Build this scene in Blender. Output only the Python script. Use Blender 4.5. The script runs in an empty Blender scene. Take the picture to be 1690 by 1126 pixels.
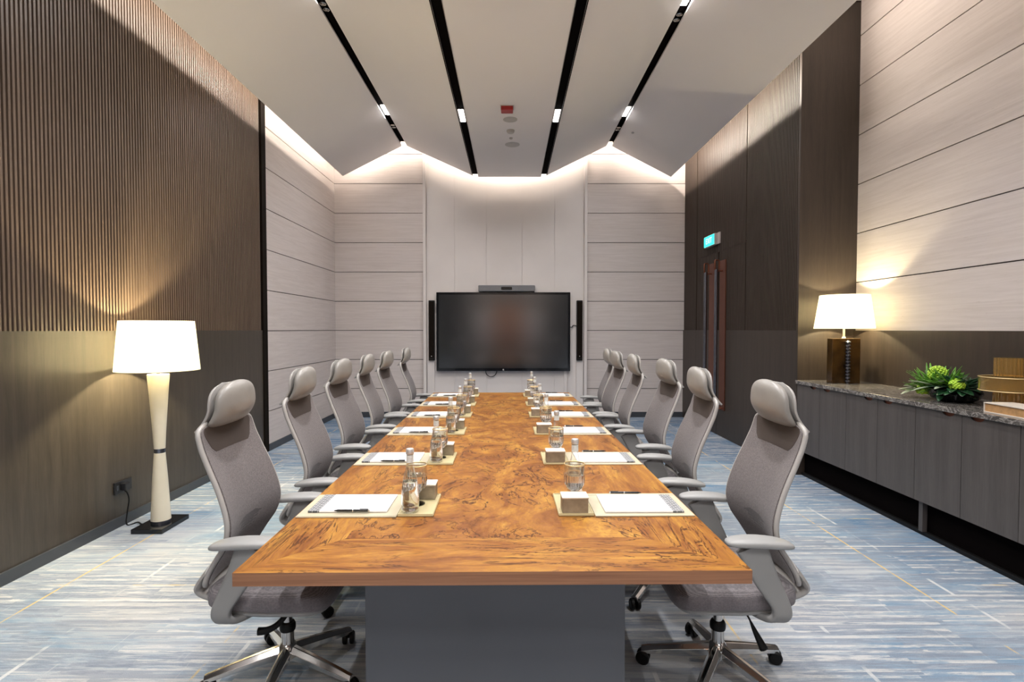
import bpy, bmesh, math, random
from mathutils import Vector, Matrix
random.seed(7)
R = math.radians
SC = bpy.context.scene
COL = SC.collection

# ------------------------------------------------------------------ camera
F_PX, W_PX, H_PX = 880.0, 1690.0, 1126.0
PITCH = R(1.6)
VPX, VPY = 842.0, 544.0
cam_data = bpy.data.cameras.new('camera')
cam = bpy.data.objects.new('camera', cam_data)
COL.objects.link(cam)
cam.location = (0, 0, 1.5)
cam.rotation_euler = (R(90) - PITCH, 0, 0)
cam_data.sensor_width = 36
cam_data.lens = 36 * F_PX / W_PX
cam_data.shift_x = (W_PX / 2 - VPX) / W_PX
cam_data.shift_y = (VPY + F_PX * math.tan(PITCH) - H_PX / 2) / W_PX
cam_data.clip_start = 0.05
SC.camera = cam

# ------------------------------------------------------------------ world and exposure
world = bpy.data.worlds.new('world')
SC.world = world
world.use_nodes = True
world.node_tree.nodes['Background'].inputs[0].default_value = (0.8, 0.85, 1, 1)
world.node_tree.nodes['Background'].inputs[1].default_value = 0.3
SC.view_settings.view_transform = 'Standard'
SC.view_settings.look = 'None'
SC.view_settings.gamma = 1
SC.view_settings.use_curve_mapping = False
SC.view_settings.exposure = 0.52

# light levels, all in one place
P_SLOT = 13.5
P_COVE = 7.0
P_SPOT = 30.0
P_LAMP = 66.0
C_SLOT = (1.0, 0.98, 0.985)
C_COVE = (1.0, 0.88, 0.76)
C_LAMP = (1.0, 0.85, 0.52)

# ------------------------------------------------------------------ constants of the room
XL, XR, XREC = -2.98, 2.95, 3.54
YB, YF = 9.1, -3.6
ZUP = 4.82
YSR = 5.48          # where the right panelling stops and the sideboard niche begins
YSL = 6.42          # where the left slatted panelling stops
WAIN = 1.49

# ------------------------------------------------------------------ node helpers
def new_mat(name):
    m = bpy.data.materials.new(name); m.use_nodes = True
    nt = m.node_tree
    return m, nt, nt.nodes['Principled BSDF']
def N(nt, t, **kw):
    n = nt.nodes.new(t)
    for k, v in kw.items(): setattr(n, k, v)
    return n
def L(nt, a, b): nt.links.new(a, b)
def ramp(nt, fac, stops, interp='LINEAR'):
    n = N(nt, 'ShaderNodeValToRGB'); n.color_ramp.interpolation = interp
    while len(n.color_ramp.elements) < len(stops): n.color_ramp.elements.new(0.5)
    for e, (p, c) in zip(n.color_ramp.elements, stops):
        e.position = p; e.color = tuple(c) + (1,) if len(c) == 3 else c
    L(nt, fac, n.inputs[0]); return n.outputs[0]
def coords(nt, scale=(1, 1, 1), loc=(0, 0, 0), rot=(0, 0, 0)):
    g = N(nt, 'ShaderNodeTexCoord'); mp = N(nt, 'ShaderNodeMapping')
    L(nt, g.outputs['Object'], mp.inputs[0])
    mp.inputs['Scale'].default_value = scale; mp.inputs['Location'].default_value = loc
    mp.inputs['Rotation'].default_value = rot
    return mp.outputs[0]
def noise(nt, vec, scale=5, detail=4, rough=0.5, dist=0):
    n = N(nt, 'ShaderNodeTexNoise')
    L(nt, vec, n.inputs['Vector']); n.inputs['Scale'].default_value = scale
    n.inputs['Detail'].default_value = detail; n.inputs['Roughness'].default_value = rough
    n.inputs['Distortion'].default_value = dist
    return n.outputs[0]
def mix(nt, fac, a, b, mode='MIX'):
    n = N(nt, 'ShaderNodeMix', data_type='RGBA', blend_type=mode)
    for s, v in ((n.inputs[0], fac), (n.inputs[6], a), (n.inputs[7], b)):
        if hasattr(v, 'is_linked') or hasattr(v, 'links'): L(nt, v, s)
        elif isinstance(v, (int, float)): s.default_value = v
        else: s.default_value = tuple(v) + (1,)
    return n.outputs[2]
def mth(nt, op, a, b=None, clamp=False):
    n = N(nt, 'ShaderNodeMath', operation=op); n.use_clamp = clamp
    for i, v in enumerate((a, b)):
        if v is None: continue
        if isinstance(v, (int, float)): n.inputs[i].default_value = v
        else: L(nt, v, n.inputs[i])
    return n.outputs[0]
def bump(nt, b, h, strength=0.2, dist=0.01):
    n = N(nt, 'ShaderNodeBump'); n.inputs['Strength'].default_value = strength
    n.inputs['Distance'].default_value = dist
    L(nt, h, n.inputs['Height']); L(nt, n.outputs[0], b.inputs['Normal'])
def plain(name, col, rough=0.5, metal=0.0, spec=0.5, var=0.06, scale=12, bmp=0.0):
    m, nt, b = new_mat(name)
    n = noise(nt, coords(nt), scale, 3)
    lo = [max(0, c * (1 - var)) for c in col]; hi = [min(1, c * (1 + var)) for c in col]
    L(nt, ramp(nt, n, [(0.3, lo), (0.7, hi)]), b.inputs['Base Color'])
    b.inputs['Roughness'].default_value = rough; b.inputs['Metallic'].default_value = metal
    b.inputs['Specular IOR Level'].default_value = spec
    if bmp: bump(nt, b, noise(nt, coords(nt), scale * 12, 2), bmp, 0.002)
    return m

# ------------------------------------------------------------------ materials
M = {}
def veneer(name, dark, light, rough=0.38, axis='z'):
    m, nt, b = new_mat(name)
    sc = {'z': (9, 9, 0.5), 'y': (9, 0.5, 9)}[axis]
    a = noise(nt, coords(nt, sc), 2.2, 6, 0.62, 0.6)
    f = noise(nt, coords(nt, tuple(s * 6 for s in sc)), 3, 3, 0.6)
    c = ramp(nt, a, [(0.3, dark), (0.7, light)])
    c = mix(nt, 0.35, c, ramp(nt, f, [(0.3, dark), (0.75, light)]))
    L(nt, c, b.inputs['Base Color']); b.inputs['Roughness'].default_value = rough
    return m
M['veneer'] = veneer('smoked veneer', (0.032, 0.026, 0.020), (0.072, 0.058, 0.044), 0.36)
M['slat'] = veneer('smoked oak slat', (0.084, 0.056, 0.039), (0.150, 0.105, 0.076), 0.42)
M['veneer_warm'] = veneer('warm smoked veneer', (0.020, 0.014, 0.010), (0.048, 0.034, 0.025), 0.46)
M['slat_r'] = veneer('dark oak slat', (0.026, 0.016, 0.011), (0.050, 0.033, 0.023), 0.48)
M['groove'] = plain('groove backing', (0.008, 0.005, 0.003), 0.8, spec=0.1)
M['cabinet'] = veneer('grey brown cabinet veneer', (0.052, 0.045, 0.042), (0.094, 0.083, 0.078), 0.4)
def cream():
    m, nt, b = new_mat('striated cream panel')
    a = noise(nt, coords(nt, (0.6, 0.6, 14)), 3, 6, 0.65, 0.5)
    c = ramp(nt, a, [(0.25, (0.51, 0.455, 0.43)), (0.75, (0.63, 0.575, 0.55))])
    sp = noise(nt, coords(nt, (3, 3, 60)), 3, 3, 0.6)
    c = mix(nt, ramp(nt, sp, [(0.66, (0, 0, 0)), (0.74, (1, 1, 1))]), c, (0.44, 0.37, 0.33))
    L(nt, c, b.inputs['Base Color']); b.inputs['Roughness'].default_value = 0.55
    return m
M['cream'] = cream()
M['joint'] = plain('panel joint', (0.05, 0.04, 0.035), 0.7)
M['offwhite'] = plain('off white panel', (0.66, 0.615, 0.59), 0.5, var=0.03, scale=2)
M['ceiling'] = plain('ceiling paint', (0.80, 0.77, 0.76), 0.75, var=0.015, scale=1)
M['upper'] = plain('soffit paint', (0.75, 0.72, 0.70), 0.8, var=0.01)
M['black'] = plain('matt black', (0.005, 0.005, 0.005), 0.5, spec=0.25)
M['void'] = plain('slot lining black', (0.004, 0.003, 0.003), 0.9, spec=0.02)
M['gloss_black'] = plain('gloss black', (0.006, 0.007, 0.009), 0.12)
M['base'] = plain('dark blue grey skirting', (0.045, 0.05, 0.058), 0.4)
M['copper'] = plain('copper', (0.20, 0.075, 0.045), 0.36, 0.9)
M['steel'] = plain('dark steel', (0.20, 0.21, 0.25), 0.25, 0.9)
M['chrome'] = plain('polished chrome', (0.72, 0.70, 0.67), 0.12, 1.0)
M['leather'] = plain('taupe leather', (0.27, 0.255, 0.232), 0.34, var=0.05, bmp=0.15)
M['frame'] = plain('warm grey plastic', (0.37, 0.355, 0.335), 0.3, var=0.02)
M['armpad'] = plain('soft grey arm pad', (0.29, 0.29, 0.282), 0.40, var=0.03)
M['armpost'] = plain('grey arm plastic', (0.25, 0.25, 0.243), 0.4, var=0.02)
M['panel_brown'] = plain('brown bracket seen through mesh', (0.055, 0.042, 0.036), 0.6)  # headrest bracket's brown as it shows through the mesh
def fabric(name, col, col2):
    m, nt, b = new_mat(name)
    w = N(nt, 'ShaderNodeTexWave', wave_type='BANDS', bands_direction='Z')
    L(nt, coords(nt), w.inputs['Vector']); w.inputs['Scale'].default_value = 70
    w.inputs['Distortion'].default_value = 3.5; w.inputs['Detail'].default_value = 2
    n = noise(nt, coords(nt), 150, 3)
    f = mth(nt, 'ADD', mth(nt, 'MULTIPLY', w.outputs[0], 0.35), mth(nt, 'MULTIPLY', n, 0.65))
    L(nt, ramp(nt, f, [(0.3, col), (0.7, col2)]), b.inputs['Base Color'])
    b.inputs['Roughness'].default_value = 0.85
    b.inputs['Sheen Weight'].default_value = 0.15
    bump(nt, b, f, 0.3, 0.002)
    return m
M['mesh'] = fabric('grey mesh fabric', (0.085, 0.074, 0.074), (0.20, 0.178, 0.176))
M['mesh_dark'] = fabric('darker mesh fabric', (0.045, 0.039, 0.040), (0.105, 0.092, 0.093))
M['seat'] = fabric('mauve grey seat fabric', (0.11, 0.10, 0.105), (0.21, 0.19, 0.197))

def burl(name, grain):
    m, nt, b = new_mat(name)
    s = {'x': (0.8, 5, 1), 'y': (5, 0.8, 1), 'b': (1.6, 1.1, 1)}[grain]
    v = coords(nt, s)
    big = noise(nt, v, 2.4 if grain == 'b' else 1.7, 8, 0.66, 1.5)
    fine = noise(nt, coords(nt, tuple(q * 5 for q in s)), 3.5, 6, 0.7, 1.0)
    c = ramp(nt, big, [(0.30, (0.115, 0.038, 0.010)), (0.41, (0.215, 0.080, 0.017)), (0.52, (0.325, 0.140, 0.026)), (0.69, (0.48, 0.255, 0.045))])
    c = mix(nt, ramp(nt, fine, [(0.38, (0.6, 0.6, 0.6)), (0.55, (0, 0, 0))]), c, (0.23, 0.085, 0.030))
    # dark cracks where a warped noise crosses its middle value
    wv = noise(nt, v, 3.0 if grain == 'b' else 2.0, 6, 0.62, 1.6)
    d = mth(nt, 'ABSOLUTE', mth(nt, 'SUBTRACT', wv, 0.5))
    crack = ramp(nt, d, [(0.0, (1, 1, 1)), (0.008, (0.9, 0.9, 0.9)), (0.020, (0, 0, 0))])
    mask = ramp(nt, noise(nt, coords(nt), 2.2, 3), [(0.38, (0, 0, 0)), (0.52, (1, 1, 1))])
    cm = mix(nt, 1.0, crack, mask, 'MULTIPLY')
    cm2 = mix(nt, 1.0, cm, (0.9, 0.9, 0.9), 'MULTIPLY')
    c = mix(nt, cm2, c, (0.06, 0.02, 0.009))
    L(nt, c, b.inputs['Base Color'])
    b.inputs['Roughness'].default_value = 0.36
    b.inputs['Specular IOR Level'].default_value = 0.14
    return m
M['burl'] = burl('burl veneer', 'b'); M['grain_x'] = burl('long grain veneer', 'x'); M['grain_y'] = burl('side grain veneer', 'y')
M['edge'] = veneer('table edge veneer', (0.20, 0.085, 0.04), (0.33, 0.155, 0.075), 0.45, 'y')
def edge_x():
    m, nt, b = new_mat('table edge veneer front')
    a = noise(nt, coords(nt, (0.8, 3, 40)), 3, 5, 0.6)
    L(nt, ramp(nt, a, [(0.3, (0.21, 0.09, 0.042)), (0.7, (0.33, 0.155, 0.075))]), b.inputs['Base Color'])
    b.inputs['Roughness'].default_value = 0.45; return m
M['edge_x'] = edge_x()
M['pedestal'] = plain('blue grey lacquer', (0.105, 0.115, 0.13), 0.4, var=0.05, scale=2)

def carpet():
    m, nt, b = new_mat('woven carpet')
    g = N(nt, 'ShaderNodeTexCoord'); sp = N(nt, 'ShaderNodeSeparateXYZ')
    L(nt, g.outputs['Object'], sp.inputs[0]); X, Y = sp.outputs[0], sp.outputs[1]
    # cloudy blue areas, drawn more towards the far end and along the sideboard
    cl = noise(nt, coords(nt, (0.55, 1.1, 1)), 1.25, 6, 0.62, 0.7)
    streak = noise(nt, coords(nt, (2.6, 44, 1)), 1.7, 6, 0.75, 0.1)
    sy = noise(nt, coords(nt, (26, 1.3, 1)), 1.7, 4, 0.65, 0.2)
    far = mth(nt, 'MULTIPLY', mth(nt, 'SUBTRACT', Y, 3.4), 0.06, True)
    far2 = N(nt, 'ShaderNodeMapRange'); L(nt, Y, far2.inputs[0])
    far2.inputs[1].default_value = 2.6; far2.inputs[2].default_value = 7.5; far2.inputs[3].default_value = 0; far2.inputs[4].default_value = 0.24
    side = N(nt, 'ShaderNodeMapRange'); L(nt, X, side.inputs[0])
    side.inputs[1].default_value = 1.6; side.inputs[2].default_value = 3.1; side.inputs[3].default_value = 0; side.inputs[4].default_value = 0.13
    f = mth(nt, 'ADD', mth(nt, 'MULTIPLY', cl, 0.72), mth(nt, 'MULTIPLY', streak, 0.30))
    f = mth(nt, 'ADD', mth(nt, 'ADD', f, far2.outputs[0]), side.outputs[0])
    c = ramp(nt, f, [(0.42, (0.41, 0.41, 0.41)), (0.53, (0.34, 0.375, 0.41)), (0.62, (0.21, 0.285, 0.36)), (0.74, (0.105, 0.185, 0.285)), (0.92, (0.045, 0.10, 0.19))])
    # grey woven bars and pale threads running across
    bars = ramp(nt, streak, [(0.47, (0, 0, 0)), (0.51, (1, 1, 1))])
    blk = N(nt, 'ShaderNodeTexVoronoi', feature='F1', distance='CHEBYCHEV')
    L(nt, coords(nt, (1.4, 9.0, 1)), blk.inputs['Vector']); blk.inputs['Scale'].default_value = 1.0
    bc = N(nt, 'ShaderNodeSeparateColor'); L(nt, blk.outputs['Color'], bc.inputs[0])
    bm_ = ramp(nt, bc.outputs[0], [(0.45, (0, 0, 0)), (0.50, (0.8, 0.8, 0.8))])
    c = mix(nt, mix(nt, 1.0, bars, bm_, 'MULTIPLY'), c, (0.20, 0.235, 0.285))
    b2 = ramp(nt, noise(nt, coords(nt, (0.8, 15, 1), (9, 2, 0)), 1.9, 3, 0.5), [(0.52, (0, 0, 0)), (0.535, (0.55, 0.55, 0.55))])
    c = mix(nt, b2, c, (0.235, 0.265, 0.31))
    pale = ramp(nt, noise(nt, coords(nt, (1.3, 30, 1), (3, 5, 0)), 1.9, 5, 0.7), [(0.57, (0, 0, 0)), (0.66, (0.75, 0.75, 0.75))])
    c = mix(nt, pale, c, (0.50, 0.50, 0.49))
    pale2 = ramp(nt, sy, [(0.63, (0, 0, 0)), (0.68, (0.35, 0.35, 0.35))])
    c = mix(nt, pale2, c, (0.52, 0.52, 0.51))
    # woven ladders: narrow pale rungs across irregular blocks
    ph = mth(nt, 'FRACT', mth(nt, 'ADD', mth(nt, 'MULTIPLY', Y, 13.0), mth(nt, 'MULTIPLY', bc.outputs[1], 3.0)))
    rung = mth(nt, 'LESS_THAN', ph, 0.30)
    big_v = N(nt, 'ShaderNodeTexVoronoi', feature='F1', distance='CHEBYCHEV')
    L(nt, coords(nt, (1.1, 2.3, 1), (4, 1, 0)), big_v.inputs['Vector']); big_v.inputs['Scale'].default_value = 1.0
    bs = N(nt, 'ShaderNodeSeparateColor'); L(nt, big_v.outputs['Color'], bs.inputs[0])
    zone = mth(nt, 'GREATER_THAN', bs.outputs[0], 0.38)
    worn = ramp(nt, noise(nt, coords(nt, (3.5, 20, 1), (2, 8, 0)), 1.6, 5, 0.75), [(0.42, (0, 0, 0)), (0.56, (0.85, 0.85, 0.85))])
    zm = mix(nt, 1.0, mth(nt, 'MULTIPLY', rung, zone), worn, 'MULTIPLY')
    c = mix(nt, zm, c, (0.50, 0.50, 0.49))
    dark_r = mth(nt, 'MULTIPLY', mth(nt, 'GREATER_THAN', ph, 0.62), mth(nt, 'GREATER_THAN', bs.outputs[1], 0.45))
    dz = mix(nt, 1.0, mix(nt, 1.0, dark_r, worn, 'MULTIPLY'), (0.6, 0.6, 0.6), 'MULTIPLY')
    c = mix(nt, dz, c, (0.17, 0.20, 0.25))
    def lines(src, period, offs, width, col, cut, lo=0.5):
        nonlocal c
        p = mth(nt, 'ABSOLUTE', mth(nt, 'SUBTRACT', mth(nt, 'PINGPONG', mth(nt, 'ADD', src, offs), period), 0.0))
        on = mth(nt, 'LESS_THAN', p, width)
        mk = ramp(nt, noise(nt, coords(nt, (1, 1, 1), (cut * 7, 2, 0)), 1.1, 5, 0.75), [(lo, (0, 0, 0)), (lo + 0.07, (0.8, 0.8, 0.8))])
        c = mix(nt, mix(nt, 1.0, mk, on, 'MULTIPLY'), c, col)
    lines(X, 0.62, 0.13, 0.006, (0.62, 0.43, 0.13), 1, 0.47)
    lines(X, 0.47, 0.31, 0.010, (0.56, 0.57, 0.56), 2, 0.50)
    lines(Y, 0.55, 0.21, 0.007, (0.60, 0.46, 0.22), 3, 0.52)
    lines(Y, 0.37, 0.05, 0.008, (0.60, 0.60, 0.58), 4, 0.46)
    pile = noise(nt, coords(nt), 320, 2)
    c = mix(nt, 0.25, c, ramp(nt, pile, [(0.3, (0.25, 0.25, 0.25)), (0.7, (0.9, 0.9, 0.9))]), 'OVERLAY')
    L(nt, c, b.inputs['Base Color']); b.inputs['Roughness'].default_value = 0.95
    b.inputs['Specular IOR Level'].default_value = 0.1
    bump(nt, b, pile, 0.3, 0.004)
    return m
M['carpet'] = carpet()

def marble():
    m, nt, b = new_mat('dark veined marble')
    n = noise(nt, coords(nt, (3, 1.5, 3)), 5, 9, 0.7, 1.6)
    d = mth(nt, 'ABSOLUTE', mth(nt, 'SUBTRACT', n, 0.5))
    v = ramp(nt, d, [(0.0, (0.42, 0.40, 0.37)), (0.012, (0.20, 0.185, 0.17)), (0.04, (0.085, 0.078, 0.072)), (0.2, (0.05, 0.046, 0.043))])
    L(nt, v, b.inputs['Base Color']); b.inputs['Roughness'].default_value = 0.16; return m
M['marble'] = marble()

def glass(name, col=(0.97, 0.985, 0.98), gl=0.10, rough=0.03, gc=(1, 1, 1)):
    m, nt, b = new_mat(name)
    nt.nodes.remove(b)
    out = nt.nodes['Material Output']
    t = N(nt, 'ShaderNodeBsdfTransparent'); g = N(nt, 'ShaderNodeBsdfGlossy')
    tc = noise(nt, coords(nt), 30, 2)
    L(nt, ramp(nt, tc, [(0.3, [c * 0.97 for c in col]), (0.7, col)]), t.inputs[0])
    g.inputs['Roughness'].default_value = rough; g.inputs[0].default_value = (*gc, 1)
    lw = N(nt, 'ShaderNodeLayerWeight'); lw.inputs[0].default_value = 0.32
    f = mth(nt, 'ADD', mth(nt, 'MULTIPLY', lw.outputs['Facing'], 0.75), gl, True)
    mx = N(nt, 'ShaderNodeMixShader'); L(nt, f, mx.inputs[0]); L(nt, t.outputs[0], mx.inputs[1]); L(nt, g.outputs[0], mx.inputs[2])
    L(nt, mx.outputs[0], out.inputs[0]); return m
M['glass'] = glass('clear glass', (0.98, 0.99, 0.985), 0.08, 0.05); M['cut_glass'] = glass('cut crystal', (0.96, 0.98, 0.98), 0.30, 0.14)
M['water'] = glass('still water', (0.93, 0.955, 0.96), 0.04)
def solid_glass(name, col, rough, ior=1.45):
    m, nt, b = new_mat(name)
    b.inputs['Transmission Weight'].default_value = 1.0; b.inputs['IOR'].default_value = ior
    L(nt, ramp(nt, noise(nt, coords(nt), 20, 2), [(0.3, [c * 0.98 for c in col]), (0.7, col)]), b.inputs['Base Color'])
    b.inputs['Roughness'].default_value = rough
    return m
M['cut_glass'] = solid_glass('cut crystal solid', (1, 1, 1), 0.03, 1.5)
M['water'] = solid_glass('still water solid', (0.97, 0.99, 1.0), 0.0, 1.33)
M['amber'] = solid_glass('amber glass', (0.98, 0.74, 0.34), 0.06)
M['amber'].node_tree.nodes['Principled BSDF'].inputs['Transmission Weight'].default_value = 0.93
M['gold'] = plain('gold rim', (0.80, 0.62, 0.33), 0.35, 0.7)
M['cap'] = plain('bottle cap', (0.72, 0.72, 0.70), 0.35, 0.6)
M['bottle_label'] = plain('printed bottle band', (0.72, 0.75, 0.72), 0.5, var=0.15, scale=120)
M['mat'] = plain('cream leather pad', (0.50, 0.44, 0.31), 0.5, var=0.03)
M['tray'] = plain('cream coaster tray', (0.52, 0.44, 0.24), 0.4, var=0.05)
M['block'] = plain('taupe wooden block', (0.27, 0.225, 0.155), 0.5, var=0.25, scale=25)
M['block_top'] = plain('pale block top', (0.74, 0.70, 0.60), 0.5)
M['paper'] = plain('white paper', (0.84, 0.83, 0.82), 0.6, var=0.01)
def printed():
    m, nt, b = new_mat('grey printed band')
    br = N(nt, 'ShaderNodeTexBrick'); L(nt, coords(nt), br.inputs['Vector']); br.inputs['Scale'].default_value = 22
    br.inputs['Color1'].default_value = (0.085, 0.09, 0.10, 1); br.inputs['Color2'].default_value = (0.19, 0.195, 0.205, 1)
    br.inputs['Mortar'].default_value = (0.72, 0.72, 0.70, 1); br.inputs['Mortar Size'].default_value = 0.018
    L(nt, br.outputs[0], b.inputs['Base Color']); return m
M['printed'] = printed()
M['pen'] = plain('black pen', (0.012, 0.012, 0.012), 0.25)
M['ivory'] = plain('ivory lacquer', (0.72, 0.66, 0.52), 0.3, var=0.02)
M['plug'] = plain('plug', (0.015, 0.015, 0.017), 0.35)
def shade_mat():
    m, nt, b = new_mat('lit lamp shade'); nt.nodes.remove(b)
    out = nt.nodes['Material Output']
    t = N(nt, 'ShaderNodeBsdfTranslucent'); d = N(nt, 'ShaderNodeBsdfDiffuse'); mx = N(nt, 'ShaderNodeMixShader')
    w = noise(nt, coords(nt, (60, 60, 60)), 3, 2)
    L(nt, ramp(nt, w, [(0.3, (0.80, 0.78, 0.70)), (0.7, (0.84, 0.82, 0.75))]), t.inputs[0])
    d.inputs[0].default_value = (0.8, 0.77, 0.68, 1); mx.inputs[0].default_value = 0.3
    L(nt, t.outputs[0], mx.inputs[1]); L(nt, d.outputs[0], mx.inputs[2]); L(nt, mx.outputs[0], out.inputs[0]); return m
M['shade'] = shade_mat()
def emis(name, col, s):
    m, nt, b = new_mat(name)
    b.inputs['Base Color'].default_value = (*col, 1)
    b.inputs['Emission Color'].default_value = (*col, 1); b.inputs['Emission Strength'].default_value = s; return m
M['led'] = emis('lit diffuser', (1, 0.97, 0.93), 14)
M['led_w'] = emis('warm lit strip', (1, 0.86, 0.72), 6)
M['exit'] = emis('lit green sign', (0.03, 0.72, 0.60), 1.3)
M['exit_w'] = emis('lit sign figure', (0.5, 1.0, 0.92), 1.2)
M['sign_body'] = plain('sign housing', (0.45, 0.40, 0.38), 0.4)
M['red'] = plain('red alarm plastic', (0.30, 0.004, 0.004), 0.35)
M['fitting'] = plain('white ceiling fitting', (0.46, 0.44, 0.42), 0.5)
M['bar'] = plain('grey camera bar', (0.16, 0.16, 0.165), 0.45, var=0.1, scale=60)
def screen():
    m, nt, b = new_mat('dark screen')
    b.inputs['Base Color'].default_value = (0.010, 0.013, 0.017, 1); b.inputs['Roughness'].default_value = 0.16
    n = noise(nt, coords(nt), 3, 2)
    L(nt, ramp(nt, n, [(0.3, (0.009, 0.012, 0.016)), (0.7, (0.012, 0.015, 0.019))]), b.inputs['Base Color'])
    b.inputs['Specular IOR Level'].default_value = 1.0; b.inputs['IOR'].default_value = 1.6
    return m
M['screen'] = screen()
M['leaf'] = plain('bright green leaf', (0.10, 0.26, 0.025), 0.4, var=0.5, scale=20)
M['leaf_dark'] = plain('dark green leaf', (0.012, 0.055, 0.02), 0.3, var=0.4, scale=20)
M['leaf_grey'] = plain('grey green leaf', (0.30, 0.36, 0.25), 0.4, var=0.2, scale=20)
M['bloom'] = plain('lime bloom', (0.40, 0.62, 0.05), 0.5, var=0.35, scale=60)
M['book_cover'] = plain('white board cover', (0.62, 0.57, 0.50), 0.4)
M['book_pages'] = plain('tan page block', (0.42, 0.24, 0.10), 0.6, var=0.2, scale=40)
M['reflect_brown'] = plain('brown for screen reflection', (0.36, 0.13, 0.045), 0.4)  # brown shape added behind the camera for the screen to reflect

# ------------------------------------------------------------------ mesh helpers
def box(bm, x0, x1, y0, y1, z0, z1, mi=0):
    vs = [bm.verts.new(p) for p in ((x0, y0, z0), (x1, y0, z0), (x1, y1, z0), (x0, y1, z0), (x0, y0, z1), (x1, y0, z1), (x1, y1, z1), (x0, y1, z1))]
    for f in ((0, 3, 2, 1), (4, 5, 6, 7), (0, 1, 5, 4), (1, 2, 6, 5), (2, 3, 7, 6), (3, 0, 4, 7)):
        bm.faces.new([vs[i] for i in f]).material_index = mi
    return vs
def loft(bm, rings, close=True, caps=True, mi=0):
    rs = [[bm.verts.new(p) for p in r] for r in rings]
    n = len(rs[0])
    for a, b in zip(rs, rs[1:]):
        for i in range(n if close else n - 1):
            j = (i + 1) % n
            bm.faces.new((a[i], a[j], b[j], b[i])).material_index = mi
    if caps and close:
        bm.faces.new(list(reversed(rs[0]))).material_index = mi
        bm.faces.new(rs[-1]).material_index = mi
    return rs
def lathe(bm, prof, n=32, cx=0, cy=0, cap=True, mi=0, ribs=0, ribamp=0.0):
    rings = []
    for r, z in prof:
        rr = []
        for k in range(n):
            a = 2 * math.pi * k / n
            q = r * (1 + (ribamp * (1 if k % 2 else -1) if ribs else 0))
            rr.append((cx + q * math.cos(a), cy + q * math.sin(a), z))
        rings.append(rr)
    loft(bm, rings, True, cap, mi)
def tube(bm, pts, r, n=10, caps=True, flat=1.0):
    pts = [Vector(p) for p in pts]; rings = []
    ref = Vector((0, 1, 0))
    for i, p in enumerate(pts):
        t = (pts[min(i + 1, len(pts) - 1)] - pts[max(i - 1, 0)]).normalized()
        u = t.cross(ref)
        if u.length < 0.2: u = t.cross(Vector((0, 0, 1)))
        u.normalize(); w = u.cross(t).normalized()
        rr = r[i] if isinstance(r, (list, tuple)) else r
        rings.append([p + u * rr * math.cos(2 * math.pi * k / n) + w * rr * flat * math.sin(2 * math.pi * k / n) for k in range(n)])
    loft(bm, rings, True, caps)
def beam(bm, path, secs, ref=(0, 0, 1), n=16, ex=0.5):
    """rounded-rectangle sections (half width along side, half height) swept along path"""
    pts = [Vector(p) for p in path]; rings = []; ref = Vector(ref)
    for i, p in enumerate(pts):
        t = (pts[min(i + 1, len(pts) - 1)] - pts[max(i - 1, 0)]).normalized()
        side = t.cross(ref).normalized(); up = side.cross(t).normalized()
        a, b_ = secs[i]
        ring = []
        for k in range(n):
            q = 2 * math.pi * k / n; c, s = math.cos(q), math.sin(q)
            ring.append(p + side * a * math.copysign(abs(c) ** ex, c) + up * b_ * math.copysign(abs(s) ** ex, s))
        rings.append(ring)
    loft(bm, rings)
def spline(pts, n):
    pts = [Vector(p) for p in pts]; out = []
    m = len(pts) - 1
    for i in range(n + 1):
        t = i / n * m; k = min(int(t), m - 1); f = t - k
        p0, p1, p2, p3 = pts[max(k - 1, 0)], pts[k], pts[k + 1], pts[min(k + 2, m)]
        out.append(0.5 * ((2 * p1) + (p2 - p0) * f + (2 * p0 - 5 * p1 + 4 * p2 - p3) * f * f + (3 * p1 - p0 - 3 * p2 + p3) * f ** 3))
    return out
def slab(bm, P, nu, nv, t):
    """closed thin sheet from surface P(u,v) with thickness t along its normal"""
    g = [[Vector(P(-1 + 2 * i / nu, j / nv)) for i in range(nu + 1)] for j in range(nv + 1)]
    F, B = [], []
    for j in range(nv + 1):
        fr, br = [], []
        for i in range(nu + 1):
            du = g[j][min(i + 1, nu)] - g[j][max(i - 1, 0)]; dv = g[min(j + 1, nv)][i] - g[max(j - 1, 0)][i]
            nn = du.cross(dv)
            nn = nn.normalized() if nn.length > 1e-9 else Vector((1, 0, 0))
            fr.append(bm.verts.new(g[j][i] + nn * t / 2)); br.append(bm.verts.new(g[j][i] - nn * t / 2))
        F.append(fr); B.append(br)
    for j in range(nv):
        for i in range(nu):
            bm.faces.new((F[j][i], F[j][i + 1], F[j + 1][i + 1], F[j + 1][i]))
            bm.faces.new((B[j][i], B[j + 1][i], B[j + 1][i + 1], B[j][i + 1]))
        bm.faces.new((F[j][0], F[j + 1][0], B[j + 1][0], B[j][0])); bm.faces.new((F[j][nu], B[j][nu], B[j + 1][nu], F[j + 1][nu]))
    for i in range(nu):
        bm.faces.new((F[0][i], B[0][i], B[0][i + 1], F[0][i + 1])); bm.faces.new((F[nv][i], F[nv][i + 1], B[nv][i + 1], B[nv][i]))
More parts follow.
